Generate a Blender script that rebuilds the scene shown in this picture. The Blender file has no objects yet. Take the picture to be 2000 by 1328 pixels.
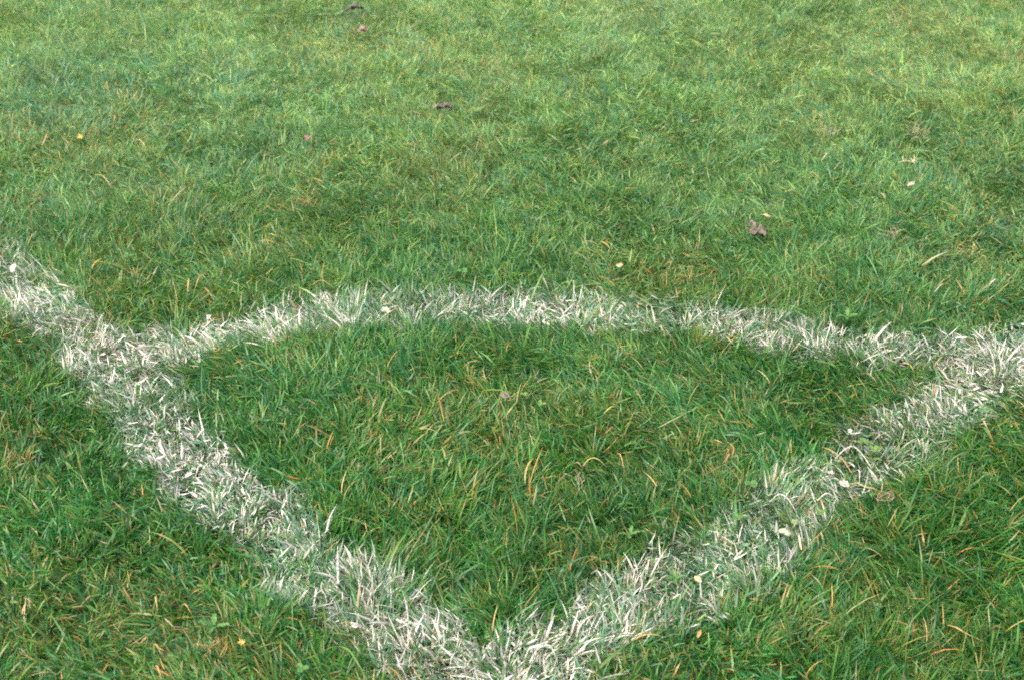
import bpy, math, random
import numpy as np
from mathutils import Vector, Matrix
R = math.radians
rng = np.random.default_rng(11)
random.seed(11)
sc = bpy.context.scene

# ------------------------------------------------------------------ camera, sky, sun, exposure
CAM_H, PITCH, FR = 1.28, 33.4, 1.4            # eye height (m), degrees below level, focal length / sensor width
cam = bpy.data.cameras.new('camera'); cam.sensor_width = 36; cam.lens = 36 * FR
cam.clip_start = 0.05; cam.clip_end = 2000
cam.dof.use_dof = True; cam.dof.focus_distance = 2.05; cam.dof.aperture_fstop = 7.5
co = bpy.data.objects.new('camera', cam); sc.collection.objects.link(co)
co.location = (0, 0, CAM_H); co.rotation_euler = (R(90 - PITCH), 0, 0)
sc.camera = co

SUN_EL, SUN_AZ = 58, -125                     # azimuth measured from straight ahead (+y), negative = to the left
w = bpy.data.worlds.new('World'); sc.world = w; w.use_nodes = True
nt = w.node_tree; bg = nt.nodes['Background']
sky = nt.nodes.new('ShaderNodeTexSky'); sky.sky_type = 'NISHITA'; sky.sun_disc = False
sky.sun_elevation = R(SUN_EL); sky.sun_rotation = R(SUN_AZ); sky.dust_density = 4.0; sky.air_density = 1.0; sky.ozone_density = 1.0
nt.links.new(sky.outputs[0], bg.inputs[0]); bg.inputs[1].default_value = 0.15
sd = bpy.data.lights.new('sun', 'SUN'); sd.energy = 1.45; sd.angle = R(45); sd.color = (1.0, 0.94, 0.86)
so = bpy.data.objects.new('sun', sd); sc.collection.objects.link(so)
az, el = R(SUN_AZ), R(SUN_EL)
sdir = Vector((math.sin(az) * math.cos(el), math.cos(az) * math.cos(el), math.sin(el)))
so.rotation_euler = sdir.to_track_quat('Z', 'Y').to_euler(); so.location = sdir * 5 + Vector((0, 2, 0))
sc.view_settings.view_transform = 'Standard'; sc.view_settings.look = 'None'
sc.view_settings.exposure = 1.60; sc.view_settings.gamma = 1.0
sc.cycles.max_bounces = 8; sc.cycles.transmission_bounces = 6; sc.cycles.diffuse_bounces = 4
sc.cycles.use_denoising = False; sc.cycles.filter_width = 1.9

# ------------------------------------------------------------------ helpers
def at(px, py, z=0.0):
    """photo pixel (2000 x 1328) -> point on the level plane at height z"""
    x = (px - 1000) / (FR * 2000); y = (py - 664) / (FR * 2000)
    p = R(PITCH); d = np.array([x, math.cos(p) - y * math.sin(p), -math.sin(p) - y * math.cos(p)])
    t = (CAM_H - z) / -d[2]
    return d[0] * t, d[1] * t

class Noise:
    def __init__(s, seed, n=256): s.g = np.random.default_rng(seed).random((n, n)).astype(np.float32); s.n = n
    def __call__(s, x, y, f):
        x = x * f + 91.3; y = y * f + 57.7
        xi = np.floor(x).astype(int); yi = np.floor(y).astype(int); fx = x - xi; fy = y - yi
        fx = fx * fx * (3 - 2 * fx); fy = fy * fy * (3 - 2 * fy); n = s.n; g = s.g
        a = g[xi % n, yi % n]; b = g[(xi + 1) % n, yi % n]; c = g[xi % n, (yi + 1) % n]; d = g[(xi + 1) % n, (yi + 1) % n]
        return (a * (1 - fx) + b * fx) * (1 - fy) + (c * (1 - fx) + d * fx) * fy
N = [Noise(100 + i) for i in range(12)]
def ground_z(x, y):
    return (N[0](x, y, 1.3) - .5) * .030 + (N[1](x, y, 5.0) - .5) * .018 + (N[2](x, y, 13.0) - .5) * .008

def tag(o, label=None, cat=None, group=None, kind=None):
    if label: o['label'] = label
    if cat: o['category'] = cat
    if group: o['group'] = group
    if kind: o['kind'] = kind
    return o

def mesh_obj(name, verts, faces, mat, parent=None, smooth=True, col=None):
    me = bpy.data.meshes.new(name)
    verts = np.asarray(verts, np.float32); faces = np.asarray(faces, np.int32)
    nv, nf = len(verts), len(faces); k = faces.shape[1]
    me.vertices.add(nv); me.vertices.foreach_set('co', verts.ravel())
    me.loops.add(nf * k); me.loops.foreach_set('vertex_index', faces.ravel())
    me.polygons.add(nf); me.polygons.foreach_set('loop_start', np.arange(0, nf * k, k, dtype=np.int32))
    me.polygons.foreach_set('use_smooth', np.full(nf, smooth))
    if col is not None:
        a = me.attributes.new('Col', 'FLOAT_COLOR', 'POINT'); a.data.foreach_set('color', col.astype(np.float32).ravel())
    me.update(calc_edges=True)
    me.materials.append(mat)
    o = bpy.data.objects.new(name, me); sc.collection.objects.link(o)
    if parent: o.parent = parent
    return o

# ------------------------------------------------------------------ materials
def blade_material(name, rough=.38, trans=.38, spec=.45):
    m = bpy.data.materials.new(name); m.use_nodes = True; t = m.node_tree; t.nodes.clear()
    out = t.nodes.new('ShaderNodeOutputMaterial'); mix = t.nodes.new('ShaderNodeMixShader')
    p = t.nodes.new('ShaderNodeBsdfPrincipled'); tr = t.nodes.new('ShaderNodeBsdfTranslucent')
    a = t.nodes.new('ShaderNodeAttribute'); a.attribute_name = 'Col'
    geo = t.nodes.new('ShaderNodeNewGeometry')
    nz = t.nodes.new('ShaderNodeTexNoise'); nz.inputs['Scale'].default_value = 260; nz.inputs['Detail'].default_value = 2
    t.links.new(geo.outputs['Position'], nz.inputs['Vector'])
    mr = t.nodes.new('ShaderNodeMapRange'); mr.inputs[1].default_value = .25; mr.inputs[2].default_value = .75
    mr.inputs[3].default_value = .82; mr.inputs[4].default_value = 1.18; t.links.new(nz.outputs[0], mr.inputs[0])
    hs = t.nodes.new('ShaderNodeHueSaturation'); t.links.new(a.outputs['Color'], hs.inputs['Color']); t.links.new(mr.outputs[0], hs.inputs['Value'])
    t.links.new(hs.outputs[0], p.inputs['Base Color']); p.inputs['Roughness'].default_value = rough
    p.inputs['Specular IOR Level'].default_value = spec
    g = t.nodes.new('ShaderNodeHueSaturation'); g.inputs['Saturation'].default_value = 1.12; g.inputs['Hue'].default_value = .487; g.inputs['Value'].default_value = 1.25
    t.links.new(hs.outputs[0], g.inputs['Color']); t.links.new(g.outputs[0], tr.inputs['Color'])
    # paint (stored in alpha) stops light passing through
    ma = t.nodes.new('ShaderNodeMath'); ma.operation = 'MULTIPLY_ADD'; ma.inputs[1].default_value = -trans * .75; ma.inputs[2].default_value = trans
    t.links.new(a.outputs['Alpha'], ma.inputs[0]); t.links.new(ma.outputs[0], mix.inputs[0])
    t.links.new(p.outputs[0], mix.inputs[1]); t.links.new(tr.outputs[0], mix.inputs[2]); t.links.new(mix.outputs[0], out.inputs[0])
    return m

def leaf_material(name, c1, c2, rough=.6, scale=60, trans=.2, detail=5):
    m = bpy.data.materials.new(name); m.use_nodes = True; t = m.node_tree; t.nodes.clear()
    out = t.nodes.new('ShaderNodeOutputMaterial'); mix = t.nodes.new('ShaderNodeMixShader'); mix.inputs[0].default_value = trans
    p = t.nodes.new('ShaderNodeBsdfPrincipled'); tr = t.nodes.new('ShaderNodeBsdfTranslucent')
    tc = t.nodes.new('ShaderNodeTexCoord')
    nz = t.nodes.new('ShaderNodeTexNoise'); nz.inputs['Scale'].default_value = scale; nz.inputs['Detail'].default_value = detail
    t.links.new(tc.outputs['Object'], nz.inputs['Vector'])
    cr = t.nodes.new('ShaderNodeValToRGB'); cr.color_ramp.elements[0].position = .38; cr.color_ramp.elements[1].position = .62
    cr.color_ramp.elements[0].color = (*c1, 1); cr.color_ramp.elements[1].color = (*c2, 1)
    t.links.new(nz.outputs[0], cr.inputs[0]); t.links.new(cr.outputs[0], p.inputs['Base Color']); t.links.new(cr.outputs[0], tr.inputs['Color'])
    p.inputs['Roughness'].default_value = rough
    b = t.nodes.new('ShaderNodeBump'); b.inputs['Strength'].default_value = .5; b.inputs['Distance'].default_value = .001
    t.links.new(nz.outputs[0], b.inputs['Height']); t.links.new(b.outputs[0], p.inputs['Normal'])
    t.links.new(p.outputs[0], mix.inputs[1]); t.links.new(tr.outputs[0], mix.inputs[2]); t.links.new(mix.outputs[0], out.inputs[0])
    return m

def soil_material():
    m = bpy.data.materials.new('soil'); m.use_nodes = True; t = m.node_tree
    p = t.nodes['Principled BSDF']; geo = t.nodes.new('ShaderNodeNewGeometry')
    n1 = t.nodes.new('ShaderNodeTexNoise'); n1.inputs['Scale'].default_value = 45; n1.inputs['Detail'].default_value = 6
    n2 = t.nodes.new('ShaderNodeTexNoise'); n2.inputs['Scale'].default_value = 7; n2.inputs['Detail'].default_value = 3
    for n in (n1, n2): t.links.new(geo.outputs['Position'], n.inputs['Vector'])
    cr = t.nodes.new('ShaderNodeValToRGB'); e = cr.color_ramp.elements
    e[0].position = .3; e[0].color = (.030, .028, .018, 1); e[1].position = .7; e[1].color = (.085, .085, .045, 1)
    c2 = t.nodes.new('ShaderNodeValToRGB'); e = c2.color_ramp.elements
    e[0].position = .35; e[0].color = (.03, .075, .022, 1); e[1].position = .65; e[1].color = (.06, .11, .04, 1)
    mx = t.nodes.new('ShaderNodeMix'); mx.data_type = 'RGBA'
    t.links.new(n1.outputs[0], cr.inputs[0]); t.links.new(n2.outputs[0], c2.inputs[0]); mx.inputs[0].default_value = .5
    t.links.new(cr.outputs[0], mx.inputs[6]); t.links.new(c2.outputs[0], mx.inputs[7]); t.links.new(mx.outputs[2], p.inputs['Base Color'])
    p.inputs['Roughness'].default_value = .95
    b = t.nodes.new('ShaderNodeBump'); b.inputs['Distance'].default_value = .004; t.links.new(n1.outputs[0], b.inputs['Height']); t.links.new(b.outputs[0], p.inputs['Normal'])
    return m

M_BLADE = blade_material('grass_blade')
M_DRY = blade_material('dry_blade', rough=.6, trans=.2, spec=.2)
M_SOIL = soil_material()

# ------------------------------------------------------------------ ground: fine mesh near, coarse to the horizon
def axis(lo, hi, step, far):
    a = list(np.arange(lo, hi + 1e-6, step)); s = step
    while a[-1] < far: s *= 1.35; a.append(a[-1] + s)
    s = step
    while a[0] > -far: s *= 1.35; a.insert(0, a[0] - s)
    return np.array(a)
gx, gy = axis(-3.2, 3.2, .03, 900), axis(-.2, 6.5, .03, 900)
X, Y = np.meshgrid(gx, gy, indexing='ij'); nx, ny = X.shape
Z = ground_z(X, Y)
I = np.arange(nx * ny).reshape(nx, ny)
F = np.stack([I[:-1, :-1], I[1:, :-1], I[1:, 1:], I[:-1, 1:]], -1).reshape(-1, 4)
ground = mesh_obj('ground', np.stack([X, Y, Z], -1).reshape(-1, 3), F, M_SOIL)
tag(ground, kind='structure')

# ------------------------------------------------------------------ the painted markings, as measured on the ground
def polyd(x, y, pts):
    pts = np.array(pts); best = np.full(x.shape, 9.0, np.float32)
    for a, b in zip(pts[:-1], pts[1:]):
        d = b - a; L2 = d @ d
        t = np.clip(((x - a[0]) * d[0] + (y - a[1]) * d[1]) / L2, 0, 1)
        best = np.minimum(best, np.hypot(x - a[0] - t * d[0], y - a[1] - t * d[1]))
    return best
def G(pts): return [at(px, py) for px, py in pts]
def extend(P, m):
    P = [np.array(p) for p in P]; d = P[-1] - P[-2]; d /= np.linalg.norm(d); P.append(P[-1] + d * m); return P
L_LEFT = extend(G([(950, 1425), (822, 1304), (720, 1226), (634, 1144), (542, 1048), (440, 958), (350, 874), (280, 798), (215, 738), (95, 622), (30, 556)]), 6)
L_RIGHT = extend(G([(950, 1425), (1080, 1325), (1165, 1258), (1325, 1158), (1495, 1040), (1620, 946), (1735, 858), (1865, 786), (1990, 706)]), 6)
L_ARC = G([(225, 738), (330, 696), (430, 672), (600, 646), (700, 632), (900, 622), (1050, 620), (1250, 628), (1400, 645), (1600, 668), (1750, 691), (1880, 716), (1960, 738)])
JW = [(*at(262, 725), .016), (*at(945, 1330), .022), (*at(1930, 712), .014)]
def mask(x, y):
    """which marking a point lies in (0 none, 1 left line, 2 right line, 3 arc) and how deep inside its edge (m)"""
    wob = (N[3](x, y, 9) - .5) * .034 + (N[4](x, y, 30) - .5) * .038
    dl = .049 - polyd(x, y, L_LEFT) + wob
    dr = .055 - polyd(x, y, L_RIGHT) + wob
    da = .049 - polyd(x, y, L_ARC) + wob
    for px, py, e in JW:                                 # the lines were painted over one another where they meet
        g_ = e * np.exp(-((x - px) ** 2 + (y - py) ** 2) / .012); dl = dl + g_; dr = dr + g_; da = da + g_
    s = np.stack([dl, dr, da]); return s.argmax(0) + 1, s.max(0)

# colour patches seen in the turf: (px, py, radius px, yellow, blue-green, dark/long, bare)
SP = [(1000, 100, 330, .5, 0, 0, 0), (820, 90, 160, .5, 0, 0, 0), (120, 200, 160, 0, .7, 0, 0), (60, 420, 170, 0, .9, .3, 0), (500, 330, 200, 0, .4, .1, 0),
      (1850, 330, 200, .5, 0, 0, 0), (1700, 120, 260, .45, 0, 0, 0), (600, 400, 70, .8, 0, 0, 0), (1210, 500, 150, .6, 0, 0, .1), (930, 850, 150, .9, 0, 0, .15),
      (60, 900, 150, .9, 0, 0, .2), (150, 1250, 200, .7, 0, 0, .3), (420, 1285, 120, .7, 0, 0, .3), (1100, 1130, 200, 0, .2, .9, 0), (800, 1120, 120, 0, 0, .5, 0),
      (1880, 950, 160, 0, .1, .9, 0), (1900, 1180, 200, .1, .1, .7, 0), (1400, 700, 180, 0, .1, .5, 0), (1450, 930, 90, .6, 0, .1, .1), (900, 400, 180, .4, 0, 0, 0),
      (1300, 990, 120, .3, 0, .5, 0), (600, 690, 120, .1, 0, .6, 0), (1540, 520, 120, 0, .3, .7, 0), (1330, 530, 90, .7, 0, 0, .1), (1880, 520, 110, .6, 0, 0, .1),
      (405, 1215, 28, 0, 0, 0, .9), (345, 1278, 24, .2, 0, 0, .85), (1975, 427, 34, 0, .5, .3, .8), (1480, 448, 40, 0, 0, 0, .5), (692, 14, 34, 0, 0, 0, 1), (868, 206, 45, 0, 0, 0, .9),
      (1520, 383, 30, .2, 0, 0, .8), (290, 112, 25, 0, .3, .2, .6), (1200, 1240, 100, 0, 0, .5, 0), (250, 1080, 130, 0, .2, .4, 0), (80, 740, 60, .2, 0, .3, 0),
      (1730, 1090, 90, .5, 0, .2, .1), (650, 480, 110, .4, 0, .2, 0), (1300, 830, 150, .35, 0, .1, 0), (430, 760, 80, 0, .3, .3, 0)]
SPW = []
for px, py, r, *v in SP:
    cx, cy = at(px, py + 12); ex, ey = at(px + r, py + 12); SPW.append((cx, cy, abs(ex - cx), v))
def spots(x, y):
    out = np.zeros((4,) + x.shape, np.float32)
    for cx, cy, r, v in SPW:
        g = np.exp(-((x - cx) ** 2 + ((y - cy) / 1.15) ** 2) / (r * r))
        for k in range(4):
            if v[k]: out[k] += v[k] * g
    return out

PW = []
for px, py, rr, v in [(240, 720, 130, .40), (60, 590, 70, .25), (350, 890, 120, .25), (1930, 700, 130, .40), (1000, 605, 150, .25), (450, 640, 80, .25),
                      (1780, 840, 130, -.08), (1830, 800, 70, .12), (1560, 1000, 90, .03), (560, 640, 40, -.1), (1500, 640, 140, -.12), (130, 650, 60, -.15), (400, 800, 50, -.15), (950, 1310, 180, .2), (1350, 1130, 100, .10), (1450, 1075, 80, .12)]:
    cx, cy = at(px, py + 10); PW.append((cx, cy, rr * (cy * math.cos(R(PITCH)) + CAM_H * math.sin(R(PITCH))) / (FR * 2000), v))
def paint_wear(x, y):
    o = np.zeros(x.shape)
    for cx, cy, rr, v in PW: o += v * np.exp(-((x - cx) ** 2 + (y - cy) ** 2 / 1.4) / rr ** 2)
    return o
# ------------------------------------------------------------------ blades
GREENS = np.array([(.050, .158, .028), (.074, .192, .032), (.036, .138, .038), (.108, .215, .036), (.030, .112, .028), (.060, .168, .052)])
YEL = np.array([(.26, .25, .050), (.32, .27, .06), (.18, .22, .045)])
DRY = np.array([(.46, .28, .075), (.48, .31, .11), (.42, .20, .055), (.44, .34, .17), (.28, .18, .09)])
WHITE = np.array([.66, .60, .515])

def grow(xy, kind, seed, far=False, K=5, wscale=1.0, lscale=.78):
    """one ribbon per root; returns verts, faces, colours and the marking each blade is painted by"""
    g = np.random.default_rng(seed); n = len(xy); x, y = xy[:, 0], xy[:, 1]
    sp = spots(x, y)
    # tufts: jittered cells hold a common lean, hue and vigour
    def cell(f, s):
        u = x * f + (N[5](x, y, f * .8) - .5) * 1.6; v = y * f + (N[6](x, y, f * .8) - .5) * 1.6
        h = (np.floor(u).astype(np.int64) * 73856093 ^ np.floor(v).astype(np.int64) * 19349663 ^ s) % 65521
        tab = np.random.default_rng(s).random((65521, 4)).astype(np.float32); return tab[h], u - np.floor(u) - .5, v - np.floor(v) - .5
    t1, du, dv = cell(26.0, 7); t2, _, _ = cell(70.0, 9); t0, _, _ = cell(9.5, 5)
    flow = (N[7](x, y, 1.4) * 2.2 + N[8](x, y, 4.5) * 1.1) * math.pi * 1.6 + 2.2
    fx = -.40 + (t0[:, 0] - .5) * .80 + np.cos(flow) * .40 + du * 1.3 + (t1[:, 0] - .5) * 1.5 + (t2[:, 1] - .5) * .7 + g.normal(0, .24, n)
    fy = .04 + (t0[:, 1] - .5) * .80 + np.sin(flow) * .32 + dv * 1.3 + (t1[:, 1] - .5) * 1.5 + (t2[:, 2] - .5) * .7 + g.normal(0, .24, n)
    phi = np.arctan2(fy, fx); lean = np.clip(np.hypot(fx, fy), 0, 2.0)
    vig = .72 + .26 * t1[:, 2] + .24 * t0[:, 2] + .45 * (N[9](x, y, 3.2) - .5) + .28 * sp[2] - .10 * sp[0]
    mk, dep = mask(x, y); inside = dep > 0
    L = .039 * vig * g.gamma(14, 1 / 14, n) * lscale
    L = np.where(g.random(n) < .05, L * 1.45, L); L = np.where(inside, L * .88, L); fr = np.clip((y - 1.5) / 1.7, 0, 1); L = L * (1 - .20 * fr)
    wd = .00182 * g.gamma(9, 1 / 9, n) * wscale * (1 - .25 * fr) * np.where(inside, 1.0 + .5 * g.random(n) ** 3, 1)
    a0 = np.clip(.15 + .38 * lean + g.normal(0, .16, n), 0, 1.35)
    k = np.clip(.35 + .45 * lean + g.normal(0, .32, n), -.2, 1.9)
    if kind == 'thatch':
        a0 = g.uniform(.9, 1.5, n); k = g.uniform(-.3, .5, n); phi = g.uniform(0, 2 * math.pi, n); L *= .75
    if kind == 'long':
        a0 = np.clip(g.normal(.95, .35, n), .1, 1.5); k = g.uniform(.2, 1.0, n); L = L * g.uniform(1.1, 1.6, n) * np.where(inside, .6, 1)
    tw0 = g.normal(0, .5, n); tw1 = g.normal(0, .8, n)
    yaw1 = g.normal(0, .35, n)
    T = np.linspace(0, 1, K); V = np.zeros((n, K, 2, 3), np.float32); P = np.zeros((n, 3)); P[:, 0] = x; P[:, 1] = y
    P[:, 2] = ground_z(x, y) - .002 + (g.uniform(.004, .016, n) if kind != 'green' else 0)
    cen = np.zeros((n, K, 3)); prof = np.interp(T, [0, .25, .6, .85, 1], [.65, 1, .92, .55, .06])
    for i, t in enumerate(T):
        a = a0 + k * t; ph = phi + yaw1 * t
        if i:
            ds = L / (K - 1); am = a0 + k * (t - .5 / (K - 1))
            P = P + np.stack([np.sin(am) * np.cos(ph), np.sin(am) * np.sin(ph), np.cos(am)], 1) * ds[:, None]
            P[:, 2] = np.maximum(P[:, 2], ground_z(P[:, 0], P[:, 1]) + .003)
        cen[:, i] = P
        per = np.stack([-np.sin(ph), np.cos(ph), 0 * ph], 1)
        nor = np.stack([-np.cos(a) * np.cos(ph), -np.cos(a) * np.sin(ph), np.sin(a)], 1)
        tw = tw0 + tw1 * t; side = per * np.cos(tw)[:, None] + nor * np.sin(tw)[:, None]
        hw = (wd * prof[i] * .5)[:, None]
        V[:, i, 0] = P - side * hw; V[:, i, 1] = P + side * hw
    # colour: the blade's own, plus the distance haze put into it
    gi = (t2[:, 0] * 2.2 + t1[:, 3] * 2.2 + g.random(n) * 1.6).astype(int) % 6
    base = GREENS[gi] * (g.uniform(.88, 1.14, n) * (.68 + .26 * t1[:, 3] + .18 * t2[:, 3] + .26 * t0[:, 3]))[:, None]
    base = base * [.68, .93, .84]
    far = np.clip((y - 1.7) / 1.5, 0, 1)[:, None]            # haze put into blade colour with distance, on top of yellower, drier turf
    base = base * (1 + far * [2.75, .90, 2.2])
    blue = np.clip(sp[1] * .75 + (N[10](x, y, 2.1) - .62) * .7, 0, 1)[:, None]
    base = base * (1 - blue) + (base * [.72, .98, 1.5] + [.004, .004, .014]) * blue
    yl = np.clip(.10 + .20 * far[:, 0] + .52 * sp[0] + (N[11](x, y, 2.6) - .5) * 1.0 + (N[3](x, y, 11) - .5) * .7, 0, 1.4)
    pyel = .08 + .36 * yl; pdry = .006 + .045 * yl ** 1.8
    u = g.random(n)
    if kind == 'thatch': pdry = pdry * .6 + .03; pyel = pyel + .05
    isy = u < pyel; base[isy] = base[isy] * .45 + YEL[g.integers(0, 3, isy.sum())] * .55 * g.uniform(.7, 1.1, (isy.sum(), 1))
    isd = u < pdry; base[isd] = DRY[g.integers(0, 5, isd.sum())] * g.uniform(.6, 1.1, (isd.sum(), 1))
    if kind == 'dry': V[:, :, 0] += (V[:, :, 1] - V[:, :, 0]) * .34; base = DRY[g.integers(0, 4, n)] * g.uniform(.8, 1.2, (n, 1)); isd = np.ones(n, bool)
    col = np.repeat(base[:, None, :], K, 1)
    # pale sheath at the foot, sometimes a yellowed tip
    tip = (g.random(n) < .05 + .16 * yl)[:, None] * np.clip((T[None] - .62) / .3, 0, 1)
    col = col * (1 - tip[..., None]) + (DRY[g.integers(0, 3, n)] * .9)[:, None, :] * tip[..., None]
    # paint: where the brush reached
    mid = cen * .8 + cen[:, :1] * .2; j = g.normal(0, .009, (n, 1))
    mk2, dp = mask(mid[..., 0], mid[..., 1])
    cov = np.clip((dp + j) / .016 + .5, 0, 1)
    hf = np.clip(T[None] / .30 + g.uniform(-.7, .9, (n, 1)), 0, 1)
    pat = (.66 + .55 * N[6](x, y, 7.0) + paint_wear(x, y))[:, None]
    r = g.random((n, 1)); strength = np.where(r < .39 * pat, g.uniform(.8, 1, (n, 1)), np.where(r < .76, g.uniform(.12, .42, (n, 1)), .04))
    pa = np.clip(cov * hf * strength * np.clip(pat, 0, 1.15), 0, 1) * g.uniform(.85, 1, (n, K))
    tint = WHITE * g.uniform(.78, 1.04, (n, 1)) * (1 + g.normal(0, .03, (n, 3)))
    thin = (r > .39 * pat) & (r < .9)                         # a thin watery coat leaves the blade a milky teal
    tint = np.where(thin, tint * [.52, .84, .78], tint)
    col = col * (1 - pa[..., None]) + tint[:, None, :] * pa[..., None]
    Ccol = np.ones((n, K, 2, 4), np.float32); Ccol[..., :3] = np.clip(col, 0, .9)[:, :, None, :]; Ccol[..., 3] = pa[:, :, None]
    if kind == 'thatch': Ccol[..., :3] = np.minimum(Ccol[..., :3] * 1.1, .8)
    who = np.where(pa.max(1) > .10, mk, 0)
    return V, Ccol, who

def faces_for(n, K):
    b = (np.arange(n) * K * 2)[:, None, None]; i = (np.arange(K - 1) * 2)[None, :, None]
    return (b + i + np.array([0, 1, 3, 2])[None, None]).reshape(-1, 4)

def view_len(x, y): return np.hypot(np.hypot(x, y), CAM_H)
def scatter(dens, x0, x1, y0, y1, seed, keep):
    g = np.random.default_rng(seed); n = int(dens * (x1 - x0) * (y1 - y0)); p = np.stack([g.uniform(x0, x1, n), g.uniform(y0, y1, n)], 1)
    return p[g.random(n) < keep(p[:, 0], p[:, 1])]
def in_view(x, y):
    m = .20 + .04 * y
    hw = (y * math.cos(R(PITCH)) + CAM_H * math.sin(R(PITCH))) * .5 / FR + m
    return ((np.abs(x) < hw) & (y > .95) & (y < 4.1))
def bare(x, y): return 1 - np.clip(spots(x, y)[3], 0, .93)

store = {0: [], 1: [], 2: [], 3: []}
def add(V, Cc, who):
    for q in store:
        s = who == q
        if s.any(): store[q].append((V[s], Cc[s]))
D0 = 115000
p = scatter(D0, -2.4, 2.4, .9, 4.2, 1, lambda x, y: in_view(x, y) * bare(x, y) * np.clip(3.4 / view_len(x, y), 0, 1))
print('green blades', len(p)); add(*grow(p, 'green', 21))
p = scatter(20000, -2.4, 2.4, .9, 4.2, 2, lambda x, y: in_view(x, y) * (1 - .5 * np.clip(spots(x, y)[3], 0, 1)))
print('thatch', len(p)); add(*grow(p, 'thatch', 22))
p = scatter(24000, -2.4, 2.4, .9, 4.2, 8, lambda x, y: in_view(x, y) * (mask(x, y)[1] > -.004))
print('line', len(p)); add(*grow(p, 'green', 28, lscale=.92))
p = scatter(2400, -2.4, 2.4, .9, 4.2, 3, lambda x, y: in_view(x, y) * bare(x, y))
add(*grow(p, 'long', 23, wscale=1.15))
# round about, outside the frame, thinning out with distance
p = scatter(26000, -6, 6, -.5, 10, 4, lambda x, y: (~in_view(x, y)) * np.clip(1.35 - .26 * np.hypot(x, y - 2.4), .10, 1))
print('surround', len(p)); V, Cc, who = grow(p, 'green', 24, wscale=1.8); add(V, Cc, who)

META = {0: ('grass', 'short green turf grass with scattered yellow blades over the whole pitch corner', 'grass'),
        1: ('painted_grass', 'white painted grass of the straight pitch line running from the bottom up to the left edge', 'pitch line'),
        2: ('painted_grass', 'white painted grass of the straight pitch line running from the bottom up to the right edge', 'pitch line'),
        3: ('painted_grass', 'white painted grass of the curved corner arc joining the two straight lines', 'pitch line')}
for q, parts in store.items():
    V = np.concatenate([a for a, b in parts]); Cc = np.concatenate([b for a, b in parts]); n, K = V.shape[:2]
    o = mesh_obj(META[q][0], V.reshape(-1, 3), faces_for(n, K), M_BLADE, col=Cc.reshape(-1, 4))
    tag(o, META[q][1], META[q][2], kind='stuff')
store.clear()
# dry straw strewn through the turf
p = scatter(560, -2.4, 2.4, .9, 4.2, 5, lambda x, y: in_view(x, y) * np.clip(.15 + .7 * spots(x, y)[0] + (N[11](x, y, 2.6) - .5), 0.05, 1))
print('dry', len(p)); V, Cc, who = grow(p, 'long', 25, wscale=1.0); V2, C2, _ = grow(p, 'dry', 25, K=5, lscale=.78)
V2[..., 2] += .012
o = mesh_obj('dry_grass', V2.reshape(-1, 3), faces_for(len(V2), 5), M_DRY, col=C2.reshape(-1, 4))
tag(o, 'loose orange and straw coloured dead grass blades strewn through the green turf', 'dead grass', kind='stuff')

# ------------------------------------------------------------------ things lying in the grass
def place(px, py, up):
    z = up
    for _ in range(4):
        x, y = at(px, py, z); z = float(ground_z(np.float64(x), np.float64(y))) + up
    return Vector((float(x), float(y), z))
def mpp(px, py):                                # metres per photo pixel at that spot
    v = place(px, py, .03); return (v.y * math.cos(R(PITCH)) + (CAM_H - v.z) * math.sin(R(PITCH))) / (FR * 2000)

def shape_w(kind, u):
    b = max(math.sin(math.pi * min(max(u, 0), 1)), 0)
    if kind == 'oval': return b ** .6
    if kind == 'lance': return b ** .8 * (1 - .3 * u)
    if kind == 'lobed': return b ** .5 * (.82 + .24 * math.cos(2 * math.pi * (3.4 * u + .1)) * (1 if u < .9 else .3))
    if kind == 'heart': return (b ** .45) * (.75 + .35 * u)
    if kind == 'torn': return b ** .4 * (.85 + .13 * math.sin(7 * u + 4) + .12 * math.sin(23 * u))
def leaf_mesh(L, W, kind, curl=0., fold=0., crumple=0., seed=0, thick=.0005, M=18, C=9):
    g = random.Random(seed); ph = [g.uniform(0, 6.28) for _ in range(8)]
    top = []
    for i in range(M):
        u = i / (M - 1)
        if abs(curl) > 1e-3:
            rr = L / curl; a = (u - .5) * curl; cx, cz = rr * math.sin(a), rr * (math.cos(a) - 1)
        else: cx, cz = (u - .5) * L, 0
        hl = max(W * .5 * shape_w(kind, u), W * .015)
        for j in range(C):
            v = j / (C - 1) * 2 - 1
            wob = 1 + .12 * math.sin(14 * u + ph[0] + (2 if v < 0 else 0))
            z = cz + fold * abs(v) ** 1.4 * hl + crumple * W * (.22 * math.sin(11 * u + 3 * v + ph[1]) + .18 * math.sin(7 * v - 5 * u + ph[2]) + .12 * math.sin(23 * u + 9 * v + ph[3]))
            top.append((cx + crumple * .08 * L * math.sin(6 * v + ph[4]), v * hl * wob, z))
    n = M * C; V = top + [(x, y, z - thick) for x, y, z in top]; F = []
    for i in range(M - 1):
        for j in range(C - 1):
            a = i * C + j; F.append((a, a + C, a + C + 1, a + 1)); F.append((n + a, n + a + 1, n + a + C + 1, n + a + C))
    ring = [j for j in range(C)] + [i * C + C - 1 for i in range(1, M)] + [(M - 1) * C + j for j in range(C - 2, -1, -1)] + [i * C for i in range(M - 2, 0, -1)]
    for a, b in zip(ring, ring[1:] + ring[:1]): F.append((a, b, n + b, n + a))
    return V, F
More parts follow.
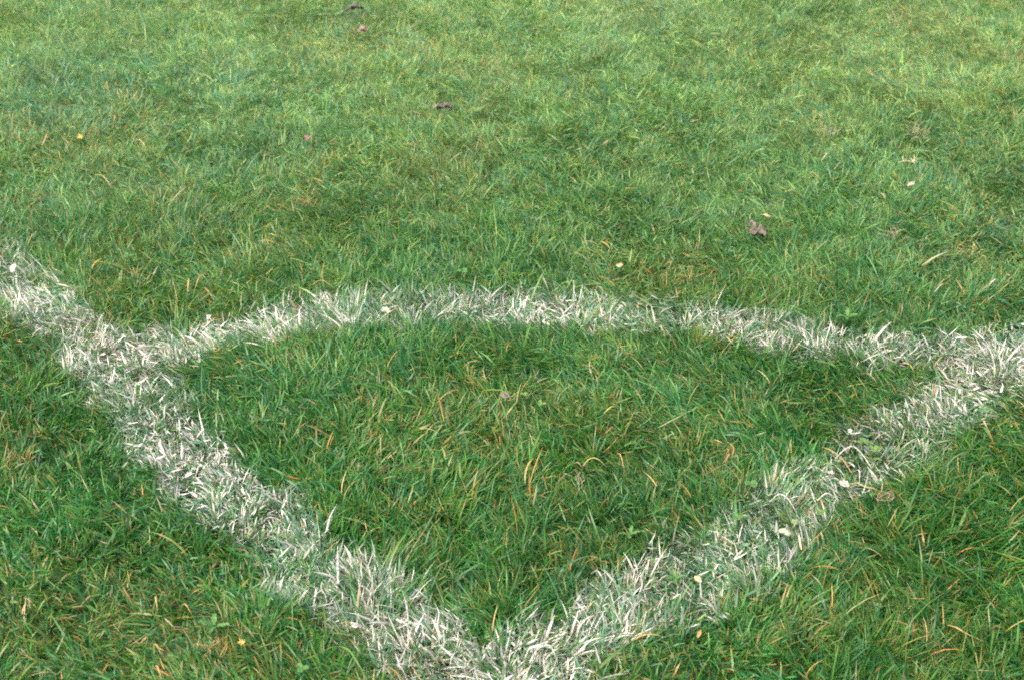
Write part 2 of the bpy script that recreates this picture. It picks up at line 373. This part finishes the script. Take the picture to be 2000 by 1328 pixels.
def straw_mesh(pts, w, flat=.45, taper=(.5, .1), sides=6, sub=6):
    P = [Vector(p) for p in pts]; P = [P[0] * 2 - P[1]] + P + [P[-1] * 2 - P[-2]]; line = []
    for i in range(1, len(P) - 2):
        for k in range(sub):
            t = k / sub; a, b, c, d = P[i - 1:i + 3]
            line.append(.5 * ((2 * b) + (c - a) * t + (2 * a - 5 * b + 4 * c - d) * t * t + (3 * b - a - 3 * c + d) * t ** 3))
    line.append(P[-2]); n = len(line); V = []; F = []
    for i, p in enumerate(line):
        d = (line[min(i + 1, n - 1)] - line[max(i - 1, 0)]).normalized(); s = d.cross(Vector((0, 0, 1)))
        if s.length < .05: s = Vector((1, 0, 0))
        s.normalize(); u = s.cross(d); t = i / (n - 1)
        ww = w * .5 * min(1, taper[0] + t / .25 * (1 - taper[0])) * min(1, taper[1] + (1 - t) / .45 * (1 - taper[1]))
        for k in range(sides):
            a = 2 * math.pi * k / sides; q = p + s * math.cos(a) * ww + u * math.sin(a) * ww * flat; V.append(tuple(q))
    for i in range(n - 1):
        for k in range(sides):
            a = i * sides + k; b = i * sides + (k + 1) % sides; F.append((a, b, b + sides, a + sides))
    return V, F
def join(ms):
    V, F = [], []
    for v, f in ms:
        o = len(V); V += v; F += [tuple(i + o for i in q) for q in f]
    return V, F

MT = dict(
    brown=leaf_material('brown_leaf', (.13, .065, .05), (.27, .15, .12), scale=90),
    pinkbrown=leaf_material('pink_brown_leaf', (.15, .085, .06), (.27, .165, .12), scale=160),
    dark=leaf_material('dark_leaf', (.06, .05, .04), (.14, .11, .08), scale=110),
    grey=leaf_material('grey_brown_leaf', (.10, .08, .055), (.20, .155, .11), scale=160),
    tan=leaf_material('tan_leaf', (.42, .28, .12), (.58, .42, .22), scale=110),
    yellow=leaf_material('yellow_leaf', (.50, .33, .06), (.62, .44, .12), scale=80),
    olive=leaf_material('olive_leaf', (.14, .20, .05), (.26, .27, .10), scale=110),
    green=leaf_material('green_leaf', (.06, .17, .03), (.12, .25, .05), scale=120, trans=.3),
    lime=leaf_material('lime_leaf', (.09, .19, .03), (.17, .27, .06), scale=110, trans=.3),
    straw=leaf_material('pale_straw', (.36, .29, .17), (.52, .43, .30), scale=120, trans=.1),
    orange=leaf_material('orange_straw', (.30, .16, .045), (.44, .28, .09), scale=90, trans=.15),
    gold=leaf_material('golden_straw', (.34, .28, .06), (.48, .36, .11), scale=90, trans=.15),
    paint=leaf_material('painted_leaf', (.16, .20, .12), (.52, .46, .41), scale=260, trans=.05),
    patchy=leaf_material('patchy_painted_leaf', (.46, .42, .37), (.20, .26, .09), scale=200, trans=.08),
    root=leaf_material('dry_root', (.12, .085, .045), (.25, .17, .09), scale=150, trans=0),
    thatch=leaf_material('brown_thatch', (.25, .15, .10), (.44, .30, .19), scale=60, trans=.1))

def leaf(name, label, cat, px, py, lpx, wpx, rot, kind, mat, up=.032, tilt=0., roll=0., curl=0., fold=0., crumple=0., seed=0, stalk=None, group=None):
    k = mpp(px, py) * (.70 if name == 'painted_leaf' else 1); V, F = leaf_mesh(lpx * k, wpx * k, kind, curl, fold, crumple, seed)
    o = mesh_obj(name, V, F, MT[mat]); o.location = place(px, py, up - (.006 if name == 'painted_leaf' else .002))
    o.rotation_euler = (R(roll), R(tilt), R(rot)); tag(o, label, cat, group)
    if stalk:
        L = lpx * k; V, F = straw_mesh([(-L * .48, 0, 0), (-L * .62, .004, .003), (-L * .85, .002, -.002)], .0014, flat=1)
        st = mesh_obj('stalk', V, F, MT[stalk], parent=o)
    return o
def straw(name, label, cat, pts, w, mat, up=.035, group=None, arch=.003, **kw):
    """a single dry blade or stem through photo points"""
    P = [place(px, py, up) for px, py in pts]; n = len(P)
    for i, p in enumerate(P): p.z += arch * math.sin(math.pi * i / (n - 1)) - (.007 if i in (0, n - 1) else 0)
    V, F = straw_mesh([p - P[0] for p in P], w * .78, **kw); o = mesh_obj(name, V, F, MT[mat]); o.location = P[0]
    return tag(o, label, cat, group)
def clump(name, label, cat, px, py, rpx, n, mat, seed, up=.022, ln=.024, w=.0010, flat=.5, group=None):
    g = random.Random(seed); k = mpp(px, py); ms = []
    for i in range(int(n * .7)):
        a = g.uniform(0, 6.28); rr = rpx * k * math.sqrt(g.random()); b = g.uniform(0, 6.28); l = ln * g.uniform(.5, 1.2)
        x, y, z = rr * math.cos(a), rr * math.sin(a) * 1.1, g.uniform(-.004, .010)
        q = [(x, y, z), (x + l * .4 * math.cos(b), y + l * .4 * math.sin(b), z + g.uniform(.0, .016)), (x + l * .8 * math.cos(b + g.uniform(-.6, .6)), y + l * .8 * math.sin(b), z + g.uniform(-.006, .02))]
        ms.append(straw_mesh(q, w * g.uniform(.6, 1.3), flat=flat, sub=3, sides=4))
    V, F = join(ms); o = mesh_obj(name, V, F, MT[mat]); o.location = place(px, py, up); return tag(o, label, cat, group)

# fallen leaves
leaf('fallen_leaf', 'pinkish brown curled leaf arching over the grass near the top edge, left of centre', 'leaf', 708, 60, 26, 22, 10, 'oval', 'pinkbrown', up=.038, curl=2.0, fold=.5, crumple=.25, seed=1, stalk='brown')
leaf('fallen_leaf', 'dark brown rolled leaf lying flat at the very top edge of the turf', 'leaf', 692, 16, 34, 16, 8, 'torn', 'dark', up=.034, curl=.5, fold=.8, crumple=.5, seed=2)
leaf('fallen_leaf', 'dark rotting leaf scrap with a pale stem across it, upper middle of the turf', 'leaf', 868, 208, 30, 15, 12, 'torn', 'dark', up=.030, curl=.8, fold=.6, crumple=.7, seed=3, stalk='straw')
leaf('fallen_leaf', 'small brown leaf standing on edge in the upper left turf', 'leaf', 602, 270, 16, 14, 60, 'oval', 'pinkbrown', up=.038, curl=1.0, fold=.6, crumple=.4, seed=4, tilt=-25)
leaf('fallen_leaf', 'crumpled grey brown lobed leaf, the largest dead leaf, above the right half of the arc', 'leaf', 1482, 455, 37, 26, -8, 'lobed', 'grey', up=.040, curl=.5, fold=.7, crumple=.55, seed=5, tilt=6, roll=18, stalk='brown')
leaf('fallen_leaf', 'upturned narrow grey brown leaf shred behind the crumpled lobed leaf', 'leaf', 1470, 440, 26, 13, 100, 'torn', 'grey', up=.038, curl=.5, fold=.5, crumple=.5, seed=6, tilt=-30)
leaf('fallen_leaf', 'narrow tan leaf just behind the crumpled grey brown one', 'leaf', 1496, 421, 20, 8, -35, 'lance', 'tan', up=.032, curl=.7, fold=.4, crumple=.3, seed=7)
leaf('fallen_leaf', 'bright yellow petal sized leaf in the upper left turf', 'leaf', 156, 267, 12, 12, 20, 'torn', 'yellow', up=.032, curl=.6, crumple=.5, seed=8, roll=25)
leaf('fallen_leaf', 'pale yellow green willow shaped leaf in the right of the upper turf', 'leaf', 1780, 359, 26, 9, 38, 'lance', 'straw', up=.038, curl=.4, fold=.3, crumple=.3, seed=9, roll=20)
leaf('fallen_leaf', 'purplish brown leaf half sunk in the grass inside the corner arc', 'leaf', 986, 773, 24, 13, -8, 'oval', 'grey', up=.034, curl=.5, fold=.5, crumple=.3, seed=10, roll=20)
leaf('fallen_leaf', 'small golden leaf scrap above the middle of the arc, by the yellowish patch', 'leaf', 1210, 518, 14, 10, 10, 'oval', 'tan', up=.035, crumple=.4, seed=11, roll=20)
leaf('painted_leaf', 'white painted upright leaf at the left edge on the straight line', 'leaf', 26, 524, 30, 17, 75, 'oval', 'paint', up=.038, curl=.6, fold=.4, crumple=.15, seed=12, tilt=-35)
leaf('painted_leaf', 'folded broad leaf, half white paint and half olive, in the right hand line', 'leaf', 1531, 1038, 40, 19, -40, 'oval', 'patchy', up=.035, curl=1.3, fold=.6, crumple=.2, seed=13, roll=20)
leaf('painted_leaf', 'small olive yellow leaf with worn paint, right of the folded broad leaf', 'leaf', 1551, 1018, 22, 17, -50, 'oval', 'olive', up=.045, curl=.8, fold=.3, crumple=.3, seed=14, roll=15)
leaf('painted_leaf', 'tan and olive striped leaf tilted in the right hand line, the lowest leaf there', 'leaf', 1363, 1130, 30, 15, -52, 'oval', 'tan', up=.035, curl=.5, fold=.3, crumple=.2, seed=15, roll=25)
leaf('painted_leaf', 'crumpled paint caked leaf left of the dry root curl', 'leaf', 1648, 945, 34, 22, -30, 'torn', 'paint', up=.040, curl=.5, fold=.5, crumple=.6, seed=16, roll=15)
leaf('painted_leaf', 'small crumpled paint caked leaf above and left of the larger caked one', 'leaf', 1623, 923, 18, 13, -20, 'torn', 'paint', up=.035, curl=.5, fold=.5, crumple=.6, seed=17, roll=15)
leaf('painted_leaf', 'pink and yellow worn leaf lying in the left half of the arc line', 'leaf', 753, 606, 34, 17, -30, 'oval', 'patchy', up=.035, curl=.5, fold=.4, crumple=.4, seed=18, roll=22)
leaf('painted_leaf', 'round pale painted leaf standing at the inner edge of the right hand line', 'leaf', 1660, 841, 14, 13, 80, 'heart', 'paint', up=.038, curl=.4, fold=.2, crumple=.2, seed=19, tilt=-45)
leaf('painted_leaf', 'white painted curled leaf at the left end of the arc line', 'leaf', 408, 620, 18, 13, 60, 'oval', 'paint', up=.035, curl=.8, fold=.5, crumple=.3, seed=20, tilt=-30)
leaf('painted_leaf', 'white blot of paint caked leaf just left of the pink and yellow worn leaf', 'leaf', 677, 626, 22, 11, 25, 'torn', 'paint', up=.040, curl=.5, fold=.4, crumple=.4, seed=21, roll=20)
leaf('painted_leaf', 'pale painted leaf scrap low in the left hand line near the bottom', 'leaf', 693, 1222, 26, 13, 10, 'torn', 'paint', up=.040, curl=.6, fold=.5, crumple=.4, seed=22, roll=18)
leaf('fallen_leaf', 'dead orange brown leaf curl in the grass below the right hand line', 'leaf', 1366, 1236, 20, 9, 65, 'lance', 'orange', up=.035, curl=.9, fold=.6, crumple=.3, seed=23, tilt=-20)

# clovers and rosettes
def clover(px, py, size, mat, label, rot=0, up=.032, group=None, cols=None):
    root = bpy.data.objects.new('clover', None); sc.collection.objects.link(root); root.empty_display_size = .02
    top = place(px, py, up); root.location = (top.x, top.y, top.z - up); tag(root, label, 'clover', group)
    V, F = straw_mesh([(0, .004, 0), (.002, .002, up * .6), (0, 0, up)], .0012, flat=1, taper=(1, 1)); mesh_obj('stem', V, F, MT['green'], parent=root)
    s = size * mpp(px, py)
    for i in range(3):
        a = rot + i * 2.09; V, F = leaf_mesh(s * .55, s * .5, 'heart', curl=.5, fold=.25, crumple=.08, seed=i + 3, M=10, C=7)
        m = Matrix.Translation((0, 0, up)) @ Matrix.Rotation(a, 4, 'Z') @ Matrix.Translation((s * .28, 0, .001 * i)) @ Matrix.Rotation(R(-12), 4, 'Y')
        V = [tuple(m @ Vector(v)) for v in V]; mesh_obj('leaflet', V, F, MT[mat], parent=root)
    return root
clover(1706, 876, 26, 'lime', 'yellow green clover in the right hand line beside the long bent white stem', .4, up=.032)
clover(1686, 862, 22, 'lime', 'dull green clover left of the yellow green one in the right hand line', 1.4, up=.038)
clover(1024, 770, 16, 'lime', 'bright green clover close to the purplish brown leaf inside the arc', .9)
clover(1058, 788, 18, 'lime', 'larger bright green clover, lower right of the purplish brown leaf', .1)
clover(1604, 1000, 20, 'lime', 'lime green clover in the right hand line, above and right of the folded painted leaf', 2.2, up=.035)
clover(930, 215, 22, 'lime', 'clover in the upper turf right of the dark rotting leaf scrap', .5)
clover(1468, 945, 26, 'green', 'dark green clover on the inner side of the right hand line', .8)
clover(1440, 1010, 24, 'green', 'dark green clover just inside the right hand line, nearer the camera than its neighbour', 1.9)
clover(590, 1305, 26, 'green', 'dark green clover at the bottom edge left of the line', .3)
clover(905, 530, 22, 'green', 'mid green clover just outside the arc, left of its top', 1.1, up=.035)
clover(250, 500, 20, 'green', 'mid green clover in the left turf above the line junction', .2, up=.035)

def rosette(px, py, size, n, mat, label, up=.026, seed=0, name='weed_rosette'):
    root = bpy.data.objects.new(name, None); sc.collection.objects.link(root); root.empty_display_size = .02
    b = place(px, py, up); root.location = b; tag(root, label, 'weed'); g = random.Random(seed); s = size * mpp(px, py)
    for i in range(n):
        a = i * 6.283 / n + g.uniform(-.3, .3); V, F = leaf_mesh(s * g.uniform(.8, 1.1), s * .38, 'lobed', curl=.5, fold=.3, crumple=.15, seed=seed + i, M=16, C=7)
        m = Matrix.Rotation(a, 4, 'Z') @ Matrix.Rotation(R(-g.uniform(8, 24)), 4, 'Y') @ Matrix.Translation((s * .5, 0, .002))
        mesh_obj('leaf', [tuple(m @ Vector(v)) for v in V], F, MT[mat], parent=root)
    return root
rosette(418, 1224, 34, 4, 'green', 'small weed with toothed green leaves in the bare patch at the lower left', seed=30)
rosette(1320, 1130, 22, 4, 'green', 'leafy green weed partly hidden in the right hand line near the tan leaf', seed=34, up=.03)
rosette(1230, 1045, 24, 4, 'green', 'low leafy weed in the dark grass inside the right hand line', seed=38)
rosette(1655, 620, 24, 4, 'green', 'broad leaved weed at the outer edge of the right part of the arc', seed=42, up=.034)

# single dry blades and stems
straw('straw', 'long pale curved straw lying on the turf above the right end of the arc', 'straw', [(1803, 511), (1822, 507), (1841, 498), (1858, 483)], .0042, 'straw', up=.038)
straw('straw', 'short pale straw in the upper right turf below the reddish thatch', 'straw', [(1606, 307), (1615, 303), (1625, 297)], .0030, 'straw', up=.032)
straw('straw', 'short white straw at the foot of the grey brown thatch, upper right', 'straw', [(1780, 268), (1790, 271), (1801, 272)], .0030, 'paint', up=.032)
straw('straw', 'white straw slanting up to the right of the arc, outside it', 'straw', [(1826, 565), (1838, 559), (1849, 553)], .0030, 'straw', up=.032)
straw('straw', 'short pale straw near the right edge above the arc', 'straw', [(1932, 552), (1943, 549), (1954, 548)], .0030, 'straw', up=.032)
straw('straw', 'flat white straw lying left of the line junction at the left', 'straw', [(62, 647), (80, 645), (96, 644)], .0040, 'paint', up=.038, taper=(.8, .7))
straw('bent_stem', 'long white painted stem bent in the middle on the right hand line', 'stem', [(1632, 888), (1650, 879), (1667, 875), (1684, 889), (1703, 905)], .0036, 'paint', up=.042, taper=(.6, .7))
straw('dry_stalk', 'long orange stalk crossing the right hand line under the bent white stem', 'stem', [(1607, 865), (1625, 883), (1645, 899), (1666, 917)], .0032, 'orange', up=.032, taper=(.4, .5))
straw('dry_stalk', 'yellow stalk running into the dry root curl beside the right hand line', 'stem', [(1653, 939), (1672, 945), (1690, 953), (1712, 958), (1728, 960)], .0024, 'gold', up=.040)
straw('dry_grass_stalk', 'golden arched dead blade inside the corner, left of the right hand line', 'dry grass', [(1138, 902), (1152, 898), (1168, 899), (1186, 905)], .0030, 'gold', up=.032)
straw('dry_grass_stalk', 'orange dead blade upright right of the golden arched one', 'dry grass', [(1204, 878), (1212, 892), (1221, 914)], .0026, 'orange', up=.032)
straw('dry_grass_stalk', 'short golden blade lying just below the purplish brown leaf', 'dry grass', [(1006, 798), (999, 800), (988, 806)], .0030, 'gold', up=.032)
straw('dry_grass_stalk', 'golden blade lying right of centre inside the arc below the line', 'dry grass', [(1178, 800), (1195, 797), (1213, 790)], .0032, 'gold', up=.032)
straw('dry_grass_stalk', 'long curved orange dead blade in the lower right corner turf', 'dry grass', [(1852, 1212), (1868, 1228), (1888, 1240), (1925, 1245)], .0036, 'orange', up=.038)
straw('dry_grass_stalk', 'orange dead blade curling at the bottom left corner, the lowest of three', 'dry grass', [(300, 1296), (308, 1304), (315, 1320)], .0036, 'orange', up=.032)
straw('dry_grass_stalk', 'orange dead blade curling at the bottom left corner, the left of three', 'dry grass', [(296, 1254), (306, 1262), (314, 1270)], .0034, 'orange', up=.032)
straw('dry_grass_stalk', 'upright orange dead blade near the lower left corner', 'dry grass', [(302, 1158), (305, 1170), (306, 1186)], .0032, 'orange', up=.032)
straw('dry_grass_stalk', 'rusty straight dead blade in the lower left turf', 'dry grass', [(352, 1175), (363, 1183), (374, 1192)], .0028, 'orange', up=.032)
straw('dry_grass_stalk', 'long lime yellow blade reaching the bottom edge left of the corner', 'dry grass', [(662, 1253), (682, 1272), (702, 1302), (722, 1330)], .0034, 'lime', up=.038)
straw('dry_grass_stalk', 'tall orange tipped blade outside the arc at the left', 'dry grass', [(380, 556), (392, 541), (405, 526)], .0028, 'orange', up=.042)
straw('dry_grass_stalk', 'forked orange blade outside the left end of the arc', 'dry grass', [(365, 562), (369, 550), (368, 538)], .0034, 'orange', up=.038)
straw('dry_grass_stalk', 'long horizontal orange blade outside the arc, left of its middle', 'dry grass', [(610, 548), (630, 551), (652, 556)], .0024, 'orange', up=.038)
straw('dry_grass_stalk', 'golden blade lying level above the left end of the arc', 'dry grass', [(76, 534), (92, 534), (110, 532)], .0030, 'gold', up=.038)
straw('dry_grass_stalk', 'fine yellow blade high in the left turf right of the yellow leaf', 'dry grass', [(260, 270), (275, 277), (287, 289)], .0022, 'gold', up=.038)
straw('dry_grass_stalk', 'long fine yellow blade in the left turf below the yellow leaf', 'dry grass', [(184, 335), (202, 348), (220, 365)], .0022, 'gold', up=.038)
straw('dry_grass_stalk', 'small orange blade at the far left of the turf below the yellow leaf', 'dry grass', [(113, 293), (116, 301), (118, 309)], .0030, 'orange', up=.032)
straw('painted_grass_stalk', 'tall white painted blade standing up from the left hand line', 'painted grass', [(637, 1030), (645, 1008), (658, 975)], .0040, 'paint', up=.038, taper=(.8, .1), arch=.0)
straw('painted_grass_stalk', 'broad vertical white blade in the middle of the left hand line', 'painted grass', [(660, 1132), (660, 1095), (659, 1056)], .0046, 'paint', up=.038, taper=(.7, .2), arch=.0)
straw('painted_grass_stalk', 'arched white blade hooked over at the bottom of the right hand line', 'painted grass', [(1034, 1286), (1052, 1268), (1075, 1264), (1088, 1282)], .0042, 'paint', up=.038)
straw('painted_grass_stalk', 'curved white blade high in the right hand line below the bent stem', 'painted grass', [(1668, 913), (1678, 922), (1679, 942)], .0034, 'paint', up=.032)
straw('painted_grass_stalk', 'long arched white blade across the upper part of the right hand line', 'painted grass', [(1504, 972), (1522, 967), (1540, 978), (1556, 992)], .0036, 'paint', up=.038)
straw('painted_grass_stalk', 'flat horizontal white blade near the caked leaf in the right hand line', 'painted grass', [(1597, 969), (1615, 966), (1638, 968)], .0042, 'paint', up=.038, taper=(.7, .6))
straw('painted_grass_stalk', 'lone white hooked blade left of the right hand line near the bottom', 'painted grass', [(1154, 1112), (1168, 1118), (1183, 1134)], .0032, 'paint', up=.032)

# branching dead stalk
root = bpy.data.objects.new('dead_seed_stalk', None); sc.collection.objects.link(root); root.empty_display_size = .02; root.location = place(1775, 318, .046)
tag(root, 'pale branching dead seed stalk lying in the upper right turf', 'seed stalk'); k = mpp(1775, 318)
V, F = straw_mesh([(-20 * k, 0, 0), (-6 * k, 0, .004), (8 * k, -2 * k, .002), (14 * k, -5 * k, 0)], .0026); mesh_obj('stem', V, F, MT['straw'], parent=root)
for q in ([(-10 * k, 0, .003), (-12 * k, 4 * k, .008), (-11 * k, 9 * k, .010)], [(8 * k, -2 * k, .002), (11 * k, 5 * k, .008), (10 * k, 10 * k, .012)], [(8 * k, -2 * k, .002), (5 * k, 3 * k, .006), (2 * k, 4 * k, .006)], [(4 * k, -1 * k, .002), (12 * k, 1 * k, .003), (17 * k, -2 * k, 0)]):
    V, F = straw_mesh(q, .0026); mesh_obj('branch', V, F, MT['straw'], parent=root)

# dry root curled into a ring
k = mpp(1730, 968); ms = []
g = random.Random(5)
for i in range(6):
    a0 = g.uniform(0, 6.28); ra = g.uniform(7, 15) * k; rb = g.uniform(6, 12) * k; cx, cy = g.uniform(-5, 5) * k, g.uniform(-5, 5) * k
    q = [(cx + ra * math.cos(a0 + t * .8) * (1 + .15 * g.uniform(-1, 1)), cy + rb * math.sin(a0 + t * .8) * (1 + .15 * g.uniform(-1, 1)), g.uniform(-.004, .006)) for t in range(g.randint(4, 8))]
    ms.append(straw_mesh(q, .0016, flat=.9, sub=4))
V, F = join(ms); o = mesh_obj('dry_root', V, F, MT['root']); o.location = place(1730, 970, .042)
tag(o, 'brown dry root tangled into a ring beside the right hand line', 'root')

# thatch clumps
clump('dead_thatch', 'reddish tuft of dead thatch in the upper right turf', 'thatch', 1616, 262, 17, 34, 'thatch', 1, up=.032, group=None)
clump('dead_thatch', 'grey brown mound of thatch above the short white straw, upper right', 'thatch', 1793, 264, 17, 40, 'thatch', 2, up=.032)
clump('dead_thatch', 'orange thatch tuft in the middle left of the upper turf', 'thatch', 602, 402, 20, 26, 'orange', 3, up=.032)
clump('dead_thatch', 'tuft of straw coloured thatch outside the right part of the arc', 'thatch', 1746, 465, 20, 24, 'thatch', 4, up=.032)
clump('dead_thatch', 'orange thatch curl inside the corner, left of the right hand line', 'thatch', 1424, 893, 16, 10, 'orange', 5, up=.032, w=.0022)
clump('dead_thatch', 'golden thatch inside the corner near the left side of the arc', 'thatch', 925, 738, 20, 16, 'gold', 6, up=.032)
clump('dead_thatch', 'brown and golden thatch in the bottom left corner turf', 'thatch', 420, 1272, 22, 26, 'orange', 7, up=.030)
clump('dead_thatch', 'thatch patch right at the far left edge below the line', 'thatch', 40, 905, 26, 26, 'orange', 8, up=.032)
clump('dead_thatch', 'brown root like thatch in the middle of the corner grass', 'thatch', 1135, 935, 20, 20, 'thatch', 9, up=.032)
clump('dead_thatch', 'orange thatch near the right edge outside the arc', 'thatch', 1932, 438, 10, 12, 'gold', 10, up=.032)
clump('dead_thatch', 'pale orange thatch by the right edge beyond the long curved straw', 'thatch', 1897, 500, 18, 18, 'gold', 11, up=.034)
clump('dead_thatch', 'brown thatch outside the middle of the arc', 'thatch', 1345, 547, 14, 14, 'orange', 12, up=.034)
clump('dead_thatch', 'thatch tuft sticking up at the right end where the arc meets the line', 'thatch', 1925, 655, 16, 18, 'straw', 13, up=.032)
# dandelion bud
root = bpy.data.objects.new('dandelion_bud', None); sc.collection.objects.link(root); root.empty_display_size = .02; top = place(472, 1260, .034); root.location = top
tag(root, 'ragged yellow flower bud low in the lower left turf', 'flower'); g = random.Random(9)
for i in range(9):
    a = i * .7; V, F = straw_mesh([(0, 0, 0), (.002 * math.cos(a), .002 * math.sin(a), .004), (.0055 * math.cos(a), .0055 * math.sin(a), .007 + g.uniform(-.002, .002))], .0022, sub=3)
    mesh_obj('petal', V, F, MT['yellow'], parent=root)
V, F = straw_mesh([(0, 0, 0), (0, .001, -.012), (0, .003, -.032)], .0024, flat=1, taper=(1, 1)); mesh_obj('stem', V, F, MT['green'], parent=root)
